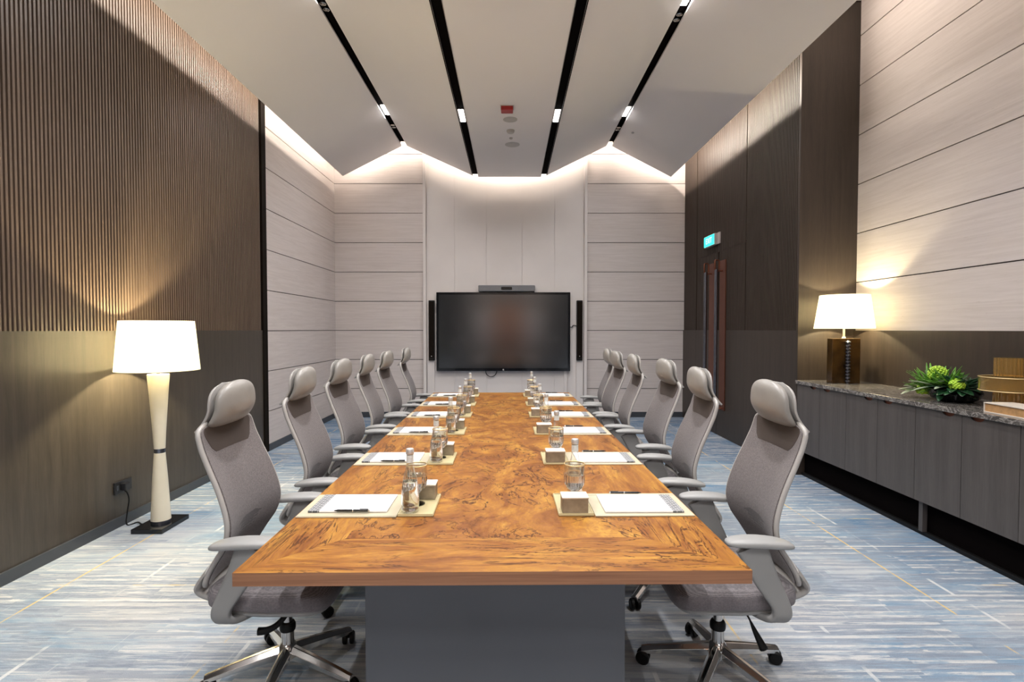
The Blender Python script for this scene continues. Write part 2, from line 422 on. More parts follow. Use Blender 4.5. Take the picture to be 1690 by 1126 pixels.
def superq(bm, sx, sy, sz, e1=0.5, e2=0.5, n=28, m=16, fn=None):
    def sp(v, e): return math.copysign(abs(v) ** e, v)
    rings = []
    for j in range(1, m):
        th = -math.pi / 2 + math.pi * j / m
        ring = []
        for i in range(n):
            ph = 2 * math.pi * i / n
            p = Vector((sx * sp(math.cos(th), e1) * sp(math.cos(ph), e2), sy * sp(math.cos(th), e1) * sp(math.sin(ph), e2), sz * sp(math.sin(th), e1)))
            ring.append(fn(p) if fn else p)
        rings.append(ring)
    rs = loft(bm, rings, True, False)
    for z, r, rev in ((-sz, rs[0], True), (sz, rs[-1], False)):
        p = Vector((0, 0, z)); v = bm.verts.new(fn(p) if fn else p)
        for i in range(n):
            f = (r[i], r[(i + 1) % n], v)
            bm.faces.new(tuple(reversed(f)) if rev else f)
def put(name, bm, mats, parent=None, loc=(0, 0, 0), smooth=False, bevel=0.0, ang=35):
    bmesh.ops.recalc_face_normals(bm, faces=bm.faces)
    me = bpy.data.meshes.new(name)
    bm.to_mesh(me); bm.free()
    for m in (mats if isinstance(mats, (list, tuple)) else [mats]): me.materials.append(M[m] if isinstance(m, str) else m)
    o = bpy.data.objects.new(name, me); COL.objects.link(o); o.location = loc
    if parent is not None: o.parent = parent
    if smooth:
        for p in me.polygons: p.use_smooth = True
        if smooth == 'angle': me.set_sharp_from_angle(angle=R(ang))
    if bevel:
        bv = o.modifiers.new('bevel', 'BEVEL'); bv.width = bevel; bv.segments = 2; bv.limit_method = 'ANGLE'
    return o
def BM(): return bmesh.new()
def bx(name, dims, mat, parent=None, bevel=0.0, loc=(0, 0, 0)):
    bm = BM(); box(bm, *dims); return put(name, bm, mat, parent, loc, bevel=bevel)
def tag(o, label, cat, group=None):
    o['label'] = label; o['category'] = cat
    if group: o['group'] = group
    return o
def thing(name, label, cat, loc=(0, 0, 0), rz=0, group=None):
    o = bpy.data.objects.new(name, None); COL.objects.link(o); o.location = loc; o.rotation_euler = (0, 0, rz)
    o.empty_display_size = 0.1
    return tag(o, label, cat, group)
def struct(o): o['kind'] = 'structure'; return o
def dup(root, loc, rz=0, label=None):
    def rec(o, parent):
        c = o.copy(); COL.objects.link(c)
        if parent is not None: c.parent = parent
        for ch in list(o.children): rec(ch, c)
        return c
    r = rec(root, None); r.location = loc; r.rotation_euler = (0, 0, rz)
    if label: r['label'] = label
    return r
def area(name, loc, rot, sx, sy, power, col, spread=180, parent=None):
    l = bpy.data.lights.new(name, 'AREA'); l.shape = 'RECTANGLE'; l.size = sx; l.size_y = sy
    l.energy = power; l.color = col; l.spread = R(spread)
    o = bpy.data.objects.new(name, l); COL.objects.link(o); o.location = loc; o.rotation_euler = rot
    if parent is not None: o.parent = parent
    return o

# ================================================================== STRUCTURE
bm = BM(); box(bm, -3.2, 3.8, YF - 0.1, YB + 0.2, -0.1, 0.0)
struct(put('floor', bm, 'carpet'))

JOINTS = [0.49 + 0.497 * k for k in range(9)]
def clad(bm, axis, fixed, thick, a0, a1, z0=0.0, zt=ZUP):
    """cream cladding boards with open joints; material 0 board, 1 joint backing"""
    zs = [z0] + [z for z in JOINTS if z0 + 0.05 < z < zt] + [zt]
    g = 0.005
    for za, zb in zip(zs, zs[1:]):
        lo, hi = za + (g if za > z0 else 0), zb - (g if zb < zt else 0)
        if axis == 'x': box(bm, min(fixed, fixed + thick), max(fixed, fixed + thick), a0, a1, lo, hi, 0)
        else: box(bm, a0, a1, min(fixed, fixed + thick), max(fixed, fixed + thick), lo, hi, 0)

# back wall with its raised centre panel
bm = BM()
box(bm, -3.2, 3.8, YB + 0.02, YB + 0.2, 0, ZUP, 1)
CX0, CX1 = -1.47, 1.30
clad(bm, 'y', YB, 0.02, XL - 0.02, CX0); clad(bm, 'y', YB, 0.02, CX1, XR + 0.6)
struct(put('wall_back', bm, ['cream', 'joint']))
bm = BM()
seams = [CX0 + 0.09, -0.94, -0.40, 0.20, 0.75, CX1 - 0.09]
for a, b in zip(seams, seams[1:]): box(bm, a + 0.0015, b - 0.0015, YB - 0.05, YB + 0.02, 0, ZUP, 0)
box(bm, CX0 + 0.05, CX1 - 0.05, YB - 0.035, YB + 0.02, 0, ZUP, 0)
struct(put('wall_back_centre', bm, ['offwhite']))
bm = BM(); box(bm, CX0, CX0 + 0.05, YB - 0.085, YB + 0.02, 0, ZUP)
struct(put('trim_1', bm, 'offwhite', bevel=0.004))
bm = BM(); box(bm, CX1 - 0.05, CX1, YB - 0.085, YB + 0.02, 0, ZUP)
struct(put('trim_2', bm, 'offwhite', bevel=0.004))
for k, (a, b) in enumerate(((-1.40, -1.28), (1.12, 1.235), (0.915, 0.965))):
    struct(bx('trim_%d' % (3 + k), (a, b, YB - 0.085, YB - 0.05, 0.0, 0.98 if k < 2 else 0.80), 'offwhite', bevel=0.003))
struct(bx('baseboard_back', (XL, CX0, YB - 0.015, YB, 0, 0.09), 'base'))
struct(bx('baseboard_back_right', (CX1, XR, YB - 0.015, YB, 0, 0.09), 'base'))

# left wall : slatted panelling above plain veneer, then cream boards
PITCH_S, SLW = 0.031, 0.0160
def slats(bm, xface, depth, ya, yb, za, zb, mi=0):
    n = int((yb - ya) / PITCH_S)
    for k in range(n):
        y = ya + k * PITCH_S
        x0, x1 = xface, xface + depth
        box(bm, min(x0, x1), max(x0, x1), y, y + SLW, za, zb, mi)
bm = BM()
box(bm, XL - 0.2, XL, 0.6, YSL, 0, WAIN, 0)
box(bm, XL - 0.2, XL - 0.030, 0.6, YSL, WAIN, ZUP, 1)
slats(bm, XL, -0.030, 0.6, YSL - 0.02, WAIN, ZUP, 2)
box(bm, XL - 0.2, XL + 0.012, YSL, YSL + 0.11, 0, ZUP, 3)
struct(put('wall_left', bm, ['veneer', 'groove', 'slat', 'groove']))
bm = BM()
box(bm, XL - 0.2, XL - 0.02, YSL + 0.11, YB + 0.02, 0, ZUP, 1)
clad(bm, 'x', XL - 0.02, 0.02, YSL + 0.11, YB)
struct(put('wall_left_far', bm, ['cream', 'joint']))
bm = BM(); box(bm, XL - 0.2, XL, YF, 0.6, 0, ZUP); struct(put('wall_left_near', bm, 'veneer'))
struct(bx('baseboard_left', (XL, XL + 0.018, 0.6, YSL, 0, 0.075), 'base'))
struct(bx('baseboard_left_far', (XL, XL + 0.014, YSL + 0.11, YB, 0, 0.085), 'base'))

# right wall with the door, and the niche over the sideboard
DY0, DYM, DY1, DZ = 6.72, 7.60, 8.48, 2.60
bm = BM()
box(bm, XR, XR + 0.75, YSR, DY0, 0, WAIN, 0); box(bm, XR, XR + 0.6, DY1, YB, 0, WAIN, 0)
box(bm, XR + 0.022, XR + 0.75, YSR, DY0, WAIN, ZUP, 1); box(bm, XR + 0.022, XR + 0.6, DY1, YB, WAIN, ZUP, 1)
box(bm, XR + 0.022, XR + 0.6, DY0, DY1, DZ, ZUP, 1); box(bm, XR + 0.08, XR + 0.6, DY0, DY1, 0, DZ, 1)
slats(bm, XR, 0.022, YSR + 0.012, DY0 - 0.005, WAIN, ZUP, 2)
slats(bm, XR, 0.022, DY0, DY1, DZ, ZUP, 2)
slats(bm, XR, 0.022, DY1 + 0.005, YB - 0.02, WAIN, ZUP, 2)
box(bm, XR, XR + 0.022, YSR, YSR + 0.012, WAIN, ZUP, 2)
struct(put('wall_right', bm, ['veneer_warm', 'groove', 'slat_r']))
# the veneered cheek of the niche (faces the camera)
bm = BM(); box(bm, XR + 0.001, XREC + 0.25, YSR - 0.012, YSR, 0, ZUP - 0.02); struct(put('wall_niche_cheek', bm, 'veneer_warm'))
bm = BM()
box(bm, XREC + 0.02, XREC + 0.25, YF, YSR - 0.012, 0, ZUP + 0.3, 1)
clad(bm, 'x', XREC + 0.02, -0.02, YF, YSR - 0.012, WAIN, ZUP + 0.3)
box(bm, XREC - 0.02, XREC + 0.02, YF, YSR - 0.012, 0, WAIN, 2)
struct(put('wall_right_niche', bm, ['cream', 'joint', 'veneer_warm']))
struct(bx('baseboard_right', (XR - 0.012, XR, YSR, DY0, 0, 0.07), 'base'))

door = bpy.data.objects.new('door_1', None); COL.objects.link(door); door.location = (XR, DYM, 0); struct(door)
for s, (ya, yb) in ((-1, (DY0 + 0.001, DYM - 0.003)), (1, (DYM + 0.003, DY1 - 0.003))):
    bm = BM()
    box(bm, 0, 0.07, ya - DYM, yb - DYM, 0.004, WAIN, 0); box(bm, 0.022, 0.07, ya - DYM, yb - DYM, WAIN, DZ - 0.004, 1)
    slats(bm, 0, 0.022, ya - DYM, yb - DYM - 0.01, WAIN, DZ - 0.004, 2)
    leaf = put('door_leaf', bm, ['veneer_warm', 'groove', 'slat_r'], door)
    y0 = -0.30 if s < 0 else 0.10
    hp = bx('handle_plate', (-0.012, 0.0, y0, y0 + 0.20, 0.38, 2.46), 'copper', leaf, 0.002)
    bm = BM(); yc = y0 + 0.10
    tube(bm, [(-0.10, yc, 0.43), (-0.10, yc, 2.33)], 0.024, 16)
    put('pull_bar', bm, 'steel', leaf, smooth='angle')
    for z in (0.45, 2.36):
        bm = BM()
        zz = 0.10 if z > 1 else -0.06
        tube(bm, [(-0.012, yc, z - 0.05), (-0.11, yc, z - 0.05), (-0.12, yc, z - 0.03), (-0.12, yc, z + zz - 0.01), (-0.11, yc, z + zz), (-0.07, yc, z + zz), (-0.06, yc, z + zz - 0.02), (-0.06, yc, z - 0.03)], 0.011, 8)
        put('handle_bracket', bm, 'copper', leaf, smooth='angle')

# rear wall behind the camera; boards, door and box invented for the screen's reflection
bm = BM()
box(bm, -3.2, 3.8, YF - 0.2, YF - 0.02, 0, ZUP + 0.3, 1)
box(bm, -3.2, 3.8, YF - 0.02, YF, 0, ZUP, 3)
clad(bm, 'y', YF + 0.02, -0.02, -1.50, -0.72, 0.80, 2.3); clad(bm, 'y', YF + 0.02, -0.02, 0.55, 1.30, 0.80, 2.3)
box(bm, -0.72, 0.55, YF, YF + 0.02, 0, 2.45, 2)
box(bm, -1.5, 1.4, YF, YF + 0.5, 0, 0.80, 4)
struct(put('wall_front', bm, ['cream', 'joint', 'reflect_brown', 'veneer', 'black']))

# two added lights brightening the boards behind the camera for the screen's reflection
for xx, lab in ((-0.92, 'added unseen light over the boards behind the camera, left'), (0.88, 'added unseen light over the boards behind the camera, right')):
    t = thing('rear_fill_light', lab, 'ceiling light', (xx, YF + 0.42, 3.95), 0, 'added lights behind the camera')
    bx('housing', (-0.42, 0.42, -0.05, 0.05, 0.0, 0.05), 'chrome', t)
    area('lamp', (0, 0, -0.004), (R(-24), 0, 0), 0.8, 0.08, 190, C_SLOT, 120, t)

# ---- ceiling: white soffit above, folded panels hung below with a gap all round
YC0, YC1 = YF + 0.3, 8.88
bm = BM(); box(bm, -3.2, 3.8, YF - 0.2, YB + 0.2, ZUP, ZUP + 0.15)
soffit = struct(put('ceiling', bm, 'upper'))
PROF = [(-2.765, 4.035), (-1.745, 4.545), (-0.572, 4.02), (0.552, 4.02), (1.632, 4.545), (2.655, 4.02)]
SLOT = 0.045     # half width of a slot
bm = BM()
def pt(i): return Vector((PROF[i][0], 0, PROF[i][1]))
for i in range(5):
    a, b = pt(i), pt(i + 1); d = (b - a).normalized()
    if i > 0: a = a + d * SLOT / abs(d.x)
    if i < 4: b = b - d * SLOT / abs(d.x)
    t = 0.02
    rings = []
    for y in (YC0, YC1):
        rings.append([(a.x, y, a.z), (b.x, y, b.z), (b.x, y, b.z + t), (a.x, y, a.z + t)])
    loft(bm, rings)
# upstands along the outer edges (they screen the cove strips)
folded = struct(put('ceiling_folded', bm, ['ceiling']))
for k in range(1, 5):
    x, z = PROF[k]
    bm = BM()
    w = SLOT + 0.001
    box(bm, x - w - 0.004, x - w, YC0, YC1 - 0.07, z - 0.0, z + 0.10)
    box(bm, x + w, x + w + 0.004, YC0, YC1 - 0.07, z - 0.0, z + 0.10)
    box(bm, x - w, x + w, YC0, YC1 - 0.07, z + 0.028, z + 0.10)
    struct(put('trim_%d' % (9 + k), bm, 'void'))

# ---- recessed linear lights in the slots
def slot_light(k, y0, y1, label, first=[None]):
    x, z = PROF[k]
    t = thing('recessed_light', label, 'ceiling light', (x, (y0 + y1) / 2, z), 0, 'linear lights in the ceiling slots')
    h = (y1 - y0) / 2
    bx('housing', (-0.044, 0.044, -h, h, 0.018, 0.028), 'chrome', t)
    bx('diffuser', (-0.028, 0.028, -h + 0.005, h - 0.005, 0.010, 0.018), 'led', t)
    area('lamp', (0, 0, 0.006), (0, 0, 0), 0.056, 2 * h - 0.01, P_SLOT * min(1.9, 2 * h / 0.30), C_SLOT, 150, t)
slot_light(1, 7.36, 7.68, 'short lit linear light at the far end of the leftmost slot')
slot_light(1, 4.15, 4.98, 'lit linear light in the leftmost slot at the top edge')
slot_light(2, 6.22, 6.58, 'short lit linear light in the second ceiling slot from the left')
slot_light(3, 6.22, 6.58, 'short lit linear light in the third ceiling slot from the left')
slot_light(4, 7.42, 7.74, 'short lit linear light at the far end of the rightmost slot')
slot_light(4, 4.15, 5.12, 'lit linear light in the rightmost slot at the top edge')
for k, y in ((2, 2.6), (3, 2.6), (1, 1.2), (4, 1.2), (2, -1.0), (3, -1.0), (1, -2.4), (4, -2.4)):
    slot_light(k, y, y + 0.7, 'linear light in a ceiling slot nearer than the frame')
def spots(k, y, label):
    x, z = PROF[k]
    t = thing('twin_spotlight', label, 'ceiling light', (x, y, z), 0, 'twin spotlights in the ceiling slots')
    for dy in (-0.045, 0.045):
        bm = BM(); lathe(bm, [(0.024, 0.027), (0.03, -0.012), (0.024, -0.014), (0.018, 0.01)], 20, 0, dy, True)
        put('spot_ring', bm, 'chrome', t, smooth='angle')
        bm = BM(); lathe(bm, [(0.016, 0.008), (0.016, 0.012)], 16, 0, dy); put('spot_lens', bm, 'fitting', t)
spots(1, 4.98 + 0.12, 'chrome twin spotlight beyond the bright light of the leftmost slot')
spots(1, 8.05, 'chrome twin spotlight at the far end of the leftmost slot')
spots(4, 5.27, 'chrome twin spotlight beyond the bright light of the rightmost slot')
spots(4, 8.15, 'chrome twin spotlight at the far end of the rightmost slot')

# ---- cove strips lying on the folded panels' edges, shining across the gap at the walls
def cove(label, x0, y0, x1, y1, face, z, pw=1.0):
    t = thing('cove_strip', label, 'light strip', ((x0 + x1) / 2, (y0 + y1) / 2, z), 0, 'cove strips above the ceiling edge')
    ln = math.hypot(x1 - x0, y1 - y0)
    rz = math.atan2(y1 - y0, x1 - x0)
    t.rotation_euler = (0, 0, rz)
    bx('strip', (-ln / 2, ln / 2, -0.012, 0.012, -0.012, 0.0), 'led_w', t)
    # lamp facing the wall, tipped down a little
    o = area('lamp', (0, 0.016 * face, 0.0), (R(90) * face if face > 0 else R(-90), 0, 0), ln, 0.06, pw * P_COVE * ln, C_COVE, 180, t)
    return t
cove('warm cove strip above the left ceiling edge, over the slats', PROF[0][0] + 0.24, 1.0, PROF[0][0] + 0.24, YSL, 1, PROF[0][1] + 0.23, 1.25)
cove('warm cove strip above the left ceiling edge, over the cream boards', PROF[0][0] + 0.24, YSL + 0.1, PROF[0][0] + 0.24, YC1 - 0.2, 1, PROF[0][1] + 0.25, 0.55)
cove('warm cove strip above the right ceiling edge', PROF[5][0] - 0.26, YSR + 0.1, PROF[5][0] - 0.26, YC1 - 0.2, -1, PROF[5][1] + 0.24, 2.8)
cove('warm cove strip over the sideboard niche', XREC - 0.75, 0.3, XREC - 0.75, YSR - 0.1, -1, 4.62, 0.38)
def cove_back(i, j, label):
    a, b = pt(i), pt(j)
    t = thing('cove_strip', label, 'light strip', ((a.x + b.x) / 2, YC1 - 0.10, (a.z + b.z) / 2 + 0.24), 0, 'cove strips above the ceiling edge')
    ang = math.atan2(b.z - a.z, b.x - a.x); ln = (b - a).length - 0.1
    t.rotation_euler = (0, -ang, 0)
    bx('strip', (-ln / 2, ln / 2, -0.012, 0.012, -0.012, 0.0), 'led_w', t)
    area('lamp', (0, 0.016, 0), (R(90), 0, 0), ln, 0.14, P_COVE * 0.9 * ln, C_COVE, 180, t)
for i, nm in enumerate(('outer left', 'inner left', 'central', 'inner right', 'outer right')):
    cove_back(i, i + 1, 'warm cove strip behind the far edge of the %s ceiling panel' % nm)

# ---- fittings on the central ceiling panel
ZC = 4.02
t = thing('alarm_beacon', 'small red alarm box on the middle ceiling panel', 'alarm', (-0.035, 6.12, ZC))
bx('alarm_body', (-0.068, 0.068, -0.06, 0.06, -0.05, 0), 'red', t, 0.008)
bx('alarm_mount', (-0.075, 0.075, -0.066, 0.066, -0.008, 0.0), 'fitting', t, 0.002)
def disc(name, label, cat, x, y, r, h):
    bm = BM(); lathe(bm, [(r, 0), (r, -h * 0.4), (r * 0.75, -h), (r * 0.3, -h * 1.05)], 28)
    return tag(put(name, bm, 'fitting', None, (x, y, ZC), smooth='angle'), label, cat)
disc('ceiling_speaker', 'flat pale round grille behind the red alarm box', 'speaker', 0.0, 6.47, 0.085, 0.012)
disc('smoke_detector', 'small domed smoke detector between the ceiling grilles', 'detector', 0.005, 6.82, 0.05, 0.035)
disc('ceiling_sensor', 'tiny round sensor behind the smoke detector', 'sensor', 0.01, 7.08, 0.022, 0.02)
disc('access_cover', 'flat pale round ceiling cover, farthest of the middle panel fittings', 'ceiling cover', 0.03, 7.34, 0.10, 0.008)
bm = BM(); lathe(bm, [(0.022, 0), (0.022, -0.012), (0.008, -0.02)], 16)
tag(put('sprinkler_head', bm, 'fitting', None, (1.83, 8.05, 4.545 - (1.83 - 1.632) * 0.513), smooth='angle'), 'tiny sprinkler head in the right sloping ceiling panel', 'sprinkler')

# ================================================================== SCREEN WALL
YP = YB - 0.05
t = thing('display_screen', 'large black wall-mounted flat display screen', 'television', (-0.115, YP, 0.80))
bx('bezel', (-1.125, 1.125, -0.09, -0.012, 0.0, 1.325), 'gloss_black', t, 0.006)
bx('screen', (-1.085, 1.085, -0.094, -0.089, 0.05, 1.285), 'screen', t)
bx('wall_bracket', (-0.4, 0.4, -0.014, 0.0, 0.35, 0.95), 'black', t)
bm = BM(); lathe(bm, [(0.012, 0), (0.012, 0.003)], 20); o = put('badge', bm, 'cap', t, (0, -0.0915, 0.024)); o.rotation_euler = (R(90), 0, 0)
bm = BM(); tube(bm, spline([(-0.30, -0.03, 0.03), (-0.29, -0.03, -0.05), (-0.22, -0.03, -0.10), (-0.14, -0.03, -0.07), (-0.10, -0.03, 0.03)], 20), 0.006, 6)
put('hanging_cable', bm, 'black', t, smooth=True)
t = thing('conference_camera', 'slim grey video camera bar above the display screen', 'camera', (-0.06, YP, 2.138))
bx('camera_body', (-0.475, 0.475, -0.10, -0.004, 0.0, 0.105), 'bar', t, 0.012)
bx('lens_window', (-0.09, 0.09, -0.107, -0.098, 0.028, 0.075), 'gloss_black', t, 0.003)
for x, lab in ((-1.325, 'tall narrow black speaker left of the display screen'), (1.17, 'tall narrow black speaker right of the display screen')):
    t = thing('wall_speaker', lab, 'speaker', (x, YP - (0.0 if x < 0 else 0.0), 0.975), 0, 'speakers beside the display screen')
    bx('speaker_body', (-0.048, 0.048, -0.075, 0.0, 0.0, 1.015), 'black', t, 0.006)
    bx('grille', (-0.042, 0.042, -0.079, -0.074, 0.05, 0.99), 'groove', t)
    bm = BM(); lathe(bm, [(0.008, 0), (0.008, 0.003)], 12); o = put('badge', bm, 'fitting', t, (0, -0.0765, 0.075)); o.rotation_euler = (R(90), 0, 0)
bm = BM(); tube(bm, spline([(1.122, YP - 0.03, 1.56), (1.07, YP - 0.02, 1.57), (1.04, YP - 0.025, 1.54), (0.99, YP - 0.03, 1.55)], 14), 0.007, 6)
tag(put('speaker_cable', bm, 'black', smooth=True), 'short dark cable between the right speaker and the screen', 'cable')

t = thing('exit_sign', 'small glowing green exit sign above the door handles', 'sign', (XR, 7.78, 2.78))
SY = 0.20
bx('sign_mount', (-0.02, 0.0, -SY - 0.08, SY, -0.07, 0.09), 'sign_body', t, 0.003)
bx('sign_housing', (-0.062, -0.02, -SY, SY, -0.075, 0.085), 'sign_body', t, 0.003)
bx('sign_face', (-0.066, -0.061, -SY + 0.008, SY - 0.008, -0.067, 0.077), 'exit', t)
cu = bpy.data.curves.new('exit_text', 'FONT'); cu.body = 'EXIT'; cu.size = 0.115; cu.extrude = 0.001; cu.align_x = 'CENTER'; cu.align_y = 'CENTER'
to = bpy.data.objects.new('tmp', cu); COL.objects.link(to)
bpy.context.view_layer.update()
me = bpy.data.meshes.new_from_object(to.evaluated_get(bpy.context.evaluated_depsgraph_get()))
bpy.data.objects.remove(to)
me.materials.clear(); me.materials.append(M['exit_w'])
o = bpy.data.objects.new('lettering', me); COL.objects.link(o); o.parent = t; o.location = (-0.068, 0, 0.003); o.rotation_euler = (R(90), 0, R(-90))

# ================================================================== CONFERENCE TABLE
TC, TL, TW = Vector((-0.078, 3.98)), 4.70, 1.61
TROT = R(0.66)
TH, TT = 0.75, 0.042
def T(lx, ly):
    """table-local (across, along from the centre) -> world"""
    c, s = math.cos(TROT), math.sin(TROT)
    return TC.x + lx * c - ly * s, TC.y + lx * s + ly * c
table = thing('conference_table', 'long burl wood conference table with place settings along both sides', 'table', (TC.x, TC.y, 0), TROT)
bm = BM(); hw, hl, bo = TW / 2, TL / 2, 0.27
z0, z1 = TH - TT, TH
def q(pts, mi):
    f = bm.faces.new([bm.verts.new(p) for p in pts]); f.material_index = mi
O = [(-hw, -hl, z1), (hw, -hl, z1), (hw, hl, z1), (-hw, hl, z1)]
I = [(-hw + bo, -hl + bo, z1), (hw - bo, -hl + bo, z1), (hw - bo, hl - bo, z1), (-hw + bo, hl - bo, z1)]
q(I, 0); q([O[0], O[1], I[1], I[0]], 1); q([O[2], O[3], I[3], I[2]], 1); q([O[1], O[2], I[2], I[1]], 2); q([O[3], O[0], I[0], I[3]], 2)
Bt = [(p[0], p[1], z0) for p in O]
q(list(reversed(Bt)), 3)
for i in range(4):
    j = (i + 1) % 4; q([Bt[i], Bt[j], O[j], O[i]], 3 if i % 2 == 0 else 4)
bmesh.ops.remove_doubles(bm, verts=bm.verts, dist=1e-5)
put('tabletop', bm, ['burl', 'grain_x', 'grain_y', 'edge_x', 'edge'], table)
bx('pedestal', (-0.485, 0.485, -2.02, 1.95, 0, z0), 'pedestal', table, 0.003)

# ================================================================== CHAIR
BACK = [(-0.262, 0.49), (-0.247, 0.54), (-0.215, 0.60), (-0.178, 0.66), (-0.160, 0.72), (-0.162, 0.78), (-0.185, 0.87), (-0.222, 0.97), (-0.252, 1.06), (-0.265, 1.118)]
BS = spline([(a, 0, b) for a, b in BACK], 60)
def bw(v):   # half width up the back
    w = 0.195 + 0.040 * math.sin(min(1, v * 1.5) * math.pi / 2) - 0.030 * max(0, v - 0.45) / 0.55
    if v > 0.93: w -= 0.045 * ((v - 0.93) / 0.07) ** 2
    if v < 0.05: w -= 0.02 * ((0.05 - v) / 0.05) ** 2
    return w
def BP(u, v, off=0.0, wu=1.0):
    p = BS[min(60, max(0, int(round(v * 60))))] if False else None
    t = v * 60; k = min(59, int(t)); f = t - k
    p = BS[k].lerp(BS[k + 1], f)
    c = 0.035 * (0.4 + 0.6 * math.sin(math.pi * min(1, v + 0.15)))
    return Vector((p.x + c * u * u + off, bw(v) * u * wu, p.z))
def make_chair(label):
    c = thing('office_chair', label, 'chair', (0, 0, 0), 0, 'mesh office chairs around the conference table')
    bm = BM()
    def sf(p):
        x = p.x; z = p.z
        if x > 0.12: z -= (x - 0.12) ** 2 * 1.4
        if z > 0: z -= 0.012 * math.exp(-((p.y / 0.12) ** 2)) 
        return Vector((x - 0.005, p.y * (1 - 0.10 * max(0, -x) / 0.25), z + 0.445))
    superq(bm, 0.25, 0.25, 0.042, 0.35, 0.38, 40, 14, sf); put('seat', bm, 'seat', c, smooth=True)
    bm = BM(); superq(bm, 0.235, 0.235, 0.018, 0.4, 0.4, 36, 8, lambda p: Vector((p.x - 0.005, p.y * (1 - 0.10 * max(0, -p.x) / 0.25), p.z + 0.402 - (max(0, p.x - 0.12) ** 2) * 1.2)))
    put('seat_pan', bm, 'armpad', c, smooth=True)
    bm = BM(); slab(bm, lambda u, v: BP(u, v, 0, 0.97), 14, 40, 0.012); put('backrest', bm, 'mesh', c, smooth='angle', ang=50)
    # darker panels seen in the mesh: behind the neck and over the lumbar pad
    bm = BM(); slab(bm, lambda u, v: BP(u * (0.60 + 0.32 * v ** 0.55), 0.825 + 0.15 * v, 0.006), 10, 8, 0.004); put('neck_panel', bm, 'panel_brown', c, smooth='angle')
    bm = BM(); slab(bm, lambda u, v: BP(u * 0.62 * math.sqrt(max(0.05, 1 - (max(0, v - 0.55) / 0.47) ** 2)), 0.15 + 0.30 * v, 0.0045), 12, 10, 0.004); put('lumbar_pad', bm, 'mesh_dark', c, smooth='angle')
    # frame: flattened tube round the back, standing a little proud behind
    bm = BM()
    path = [BP(-1, v / 40, -0.006) for v in range(0, 41)] + [BP(u / 8, 1, -0.006) + Vector((0, 0, 0.006)) for u in range(-7, 8)] + [BP(1, v / 40, -0.006) for v in range(40, -1, -1)]
    tube(bm, path, 0.0098, 10, True, 1.0)
    put('back_frame', bm, 'frame', c, smooth=True)
    # rear support: sweeps out from the frame's foot and under the seat
    bm = BM()
    pth = spline([(-0.262, 0, 0.545), (-0.285, 0, 0.50), (-0.292, 0, 0.465), (-0.262, 0, 0.432), (-0.20, 0, 0.405), (-0.12, 0, 0.385), (0.02, 0, 0.380)], 24)
    secs = []
    for k in range(25):
        f = k / 24
        secs.append((0.205 - 0.10 * f ** 1.2, 0.010 + 0.010 * math.sin(math.pi * f)))
    beam(bm, pth, secs, (1, 0, 0.01), 16, 0.4) if False else None
    rings = []
    for k, p in enumerate(pth):
        tq = (pth[min(k + 1, 24)] - pth[max(k - 1, 0)]).normalized(); nrm = Vector((tq.z, 0, -tq.x)); a, b_ = secs[k]
        ring = []
        for j in range(18):
            qv = 2 * math.pi * j / 18; cc, ss = math.cos(qv), math.sin(qv)
            yy = a * math.copysign(abs(cc) ** 0.45, cc)
            wrap = 0.03 * (yy / 0.2) ** 2 * max(0, 1 - k / 10)
            ring.append(p + Vector((wrap, yy, 0)) + nrm * b_ * math.copysign(abs(ss) ** 0.6, ss))
        rings.append(ring)
    loft(bm, rings); put('back_support', bm, 'frame', c, smooth='angle', ang=50)
    # headrest pad: bolster that leans forward at the top, wings dropping to the frame
    bm = BM(); rings = []
    NS = 22
    for j in range(NS + 1):
        sv = 0.5 - 0.5 * math.cos(math.pi * (0.03 + 0.94 * j / NS))
        wf = (1 - ((sv - 0.36) / 0.64) ** 3.4) ** 0.5 if sv > 0.36 else (1 - ((0.36 - sv) / 0.36) ** 8) ** 0.5
        df = (1 - ((sv - 0.5) / 0.5) ** 4) ** 0.5 if sv > 0.5 else (1 - ((0.5 - sv) / 0.5) ** 4) ** 0.5
        w, d = 0.148 * wf, 0.036 * df * (0.8 + 0.2 * wf)
        ring = []
        for k in range(36):
            ph = 2 * math.pi * k / 36; cc, ss = math.cos(ph), math.sin(ph)
            xx = d * math.copysign(abs(cc) ** 0.75, cc); yy = w * math.copysign(abs(ss) ** 0.8, ss)
            u = yy / 0.146
            bk = -0.197 - 0.052 * max(0, 1 - sv / 0.5) ** 1.7 - 0.012 * u * u
            ring.append((bk + xx * (1 - 0.2 * u * u), yy, 1.100 + 0.192 * sv + 0.004 * (1 - u * u) * (1 - sv) - 0.004))
        rings.append(ring)
    loft(bm, rings); put('headrest', bm, 'leather', c, smooth=True)
    bm = BM()
    def hs(u, v):
        w = 0.150 * math.sqrt(max(0.02, 1 - (max(0, v - 0.36) / 0.66) ** 4.0))
        s = v
        return Vector((-0.236 - 0.056 * max(0, 1 - s / 0.5) ** 1.7 - 0.006 * u * u, w * u, 1.092 + 0.186 * v - 0.004 * u * u * (1 - v)))
    slab(bm, hs, 12, 16, 0.010); put('headrest_shell', bm, 'frame', c, smooth='angle', ang=50, bevel=0.003)
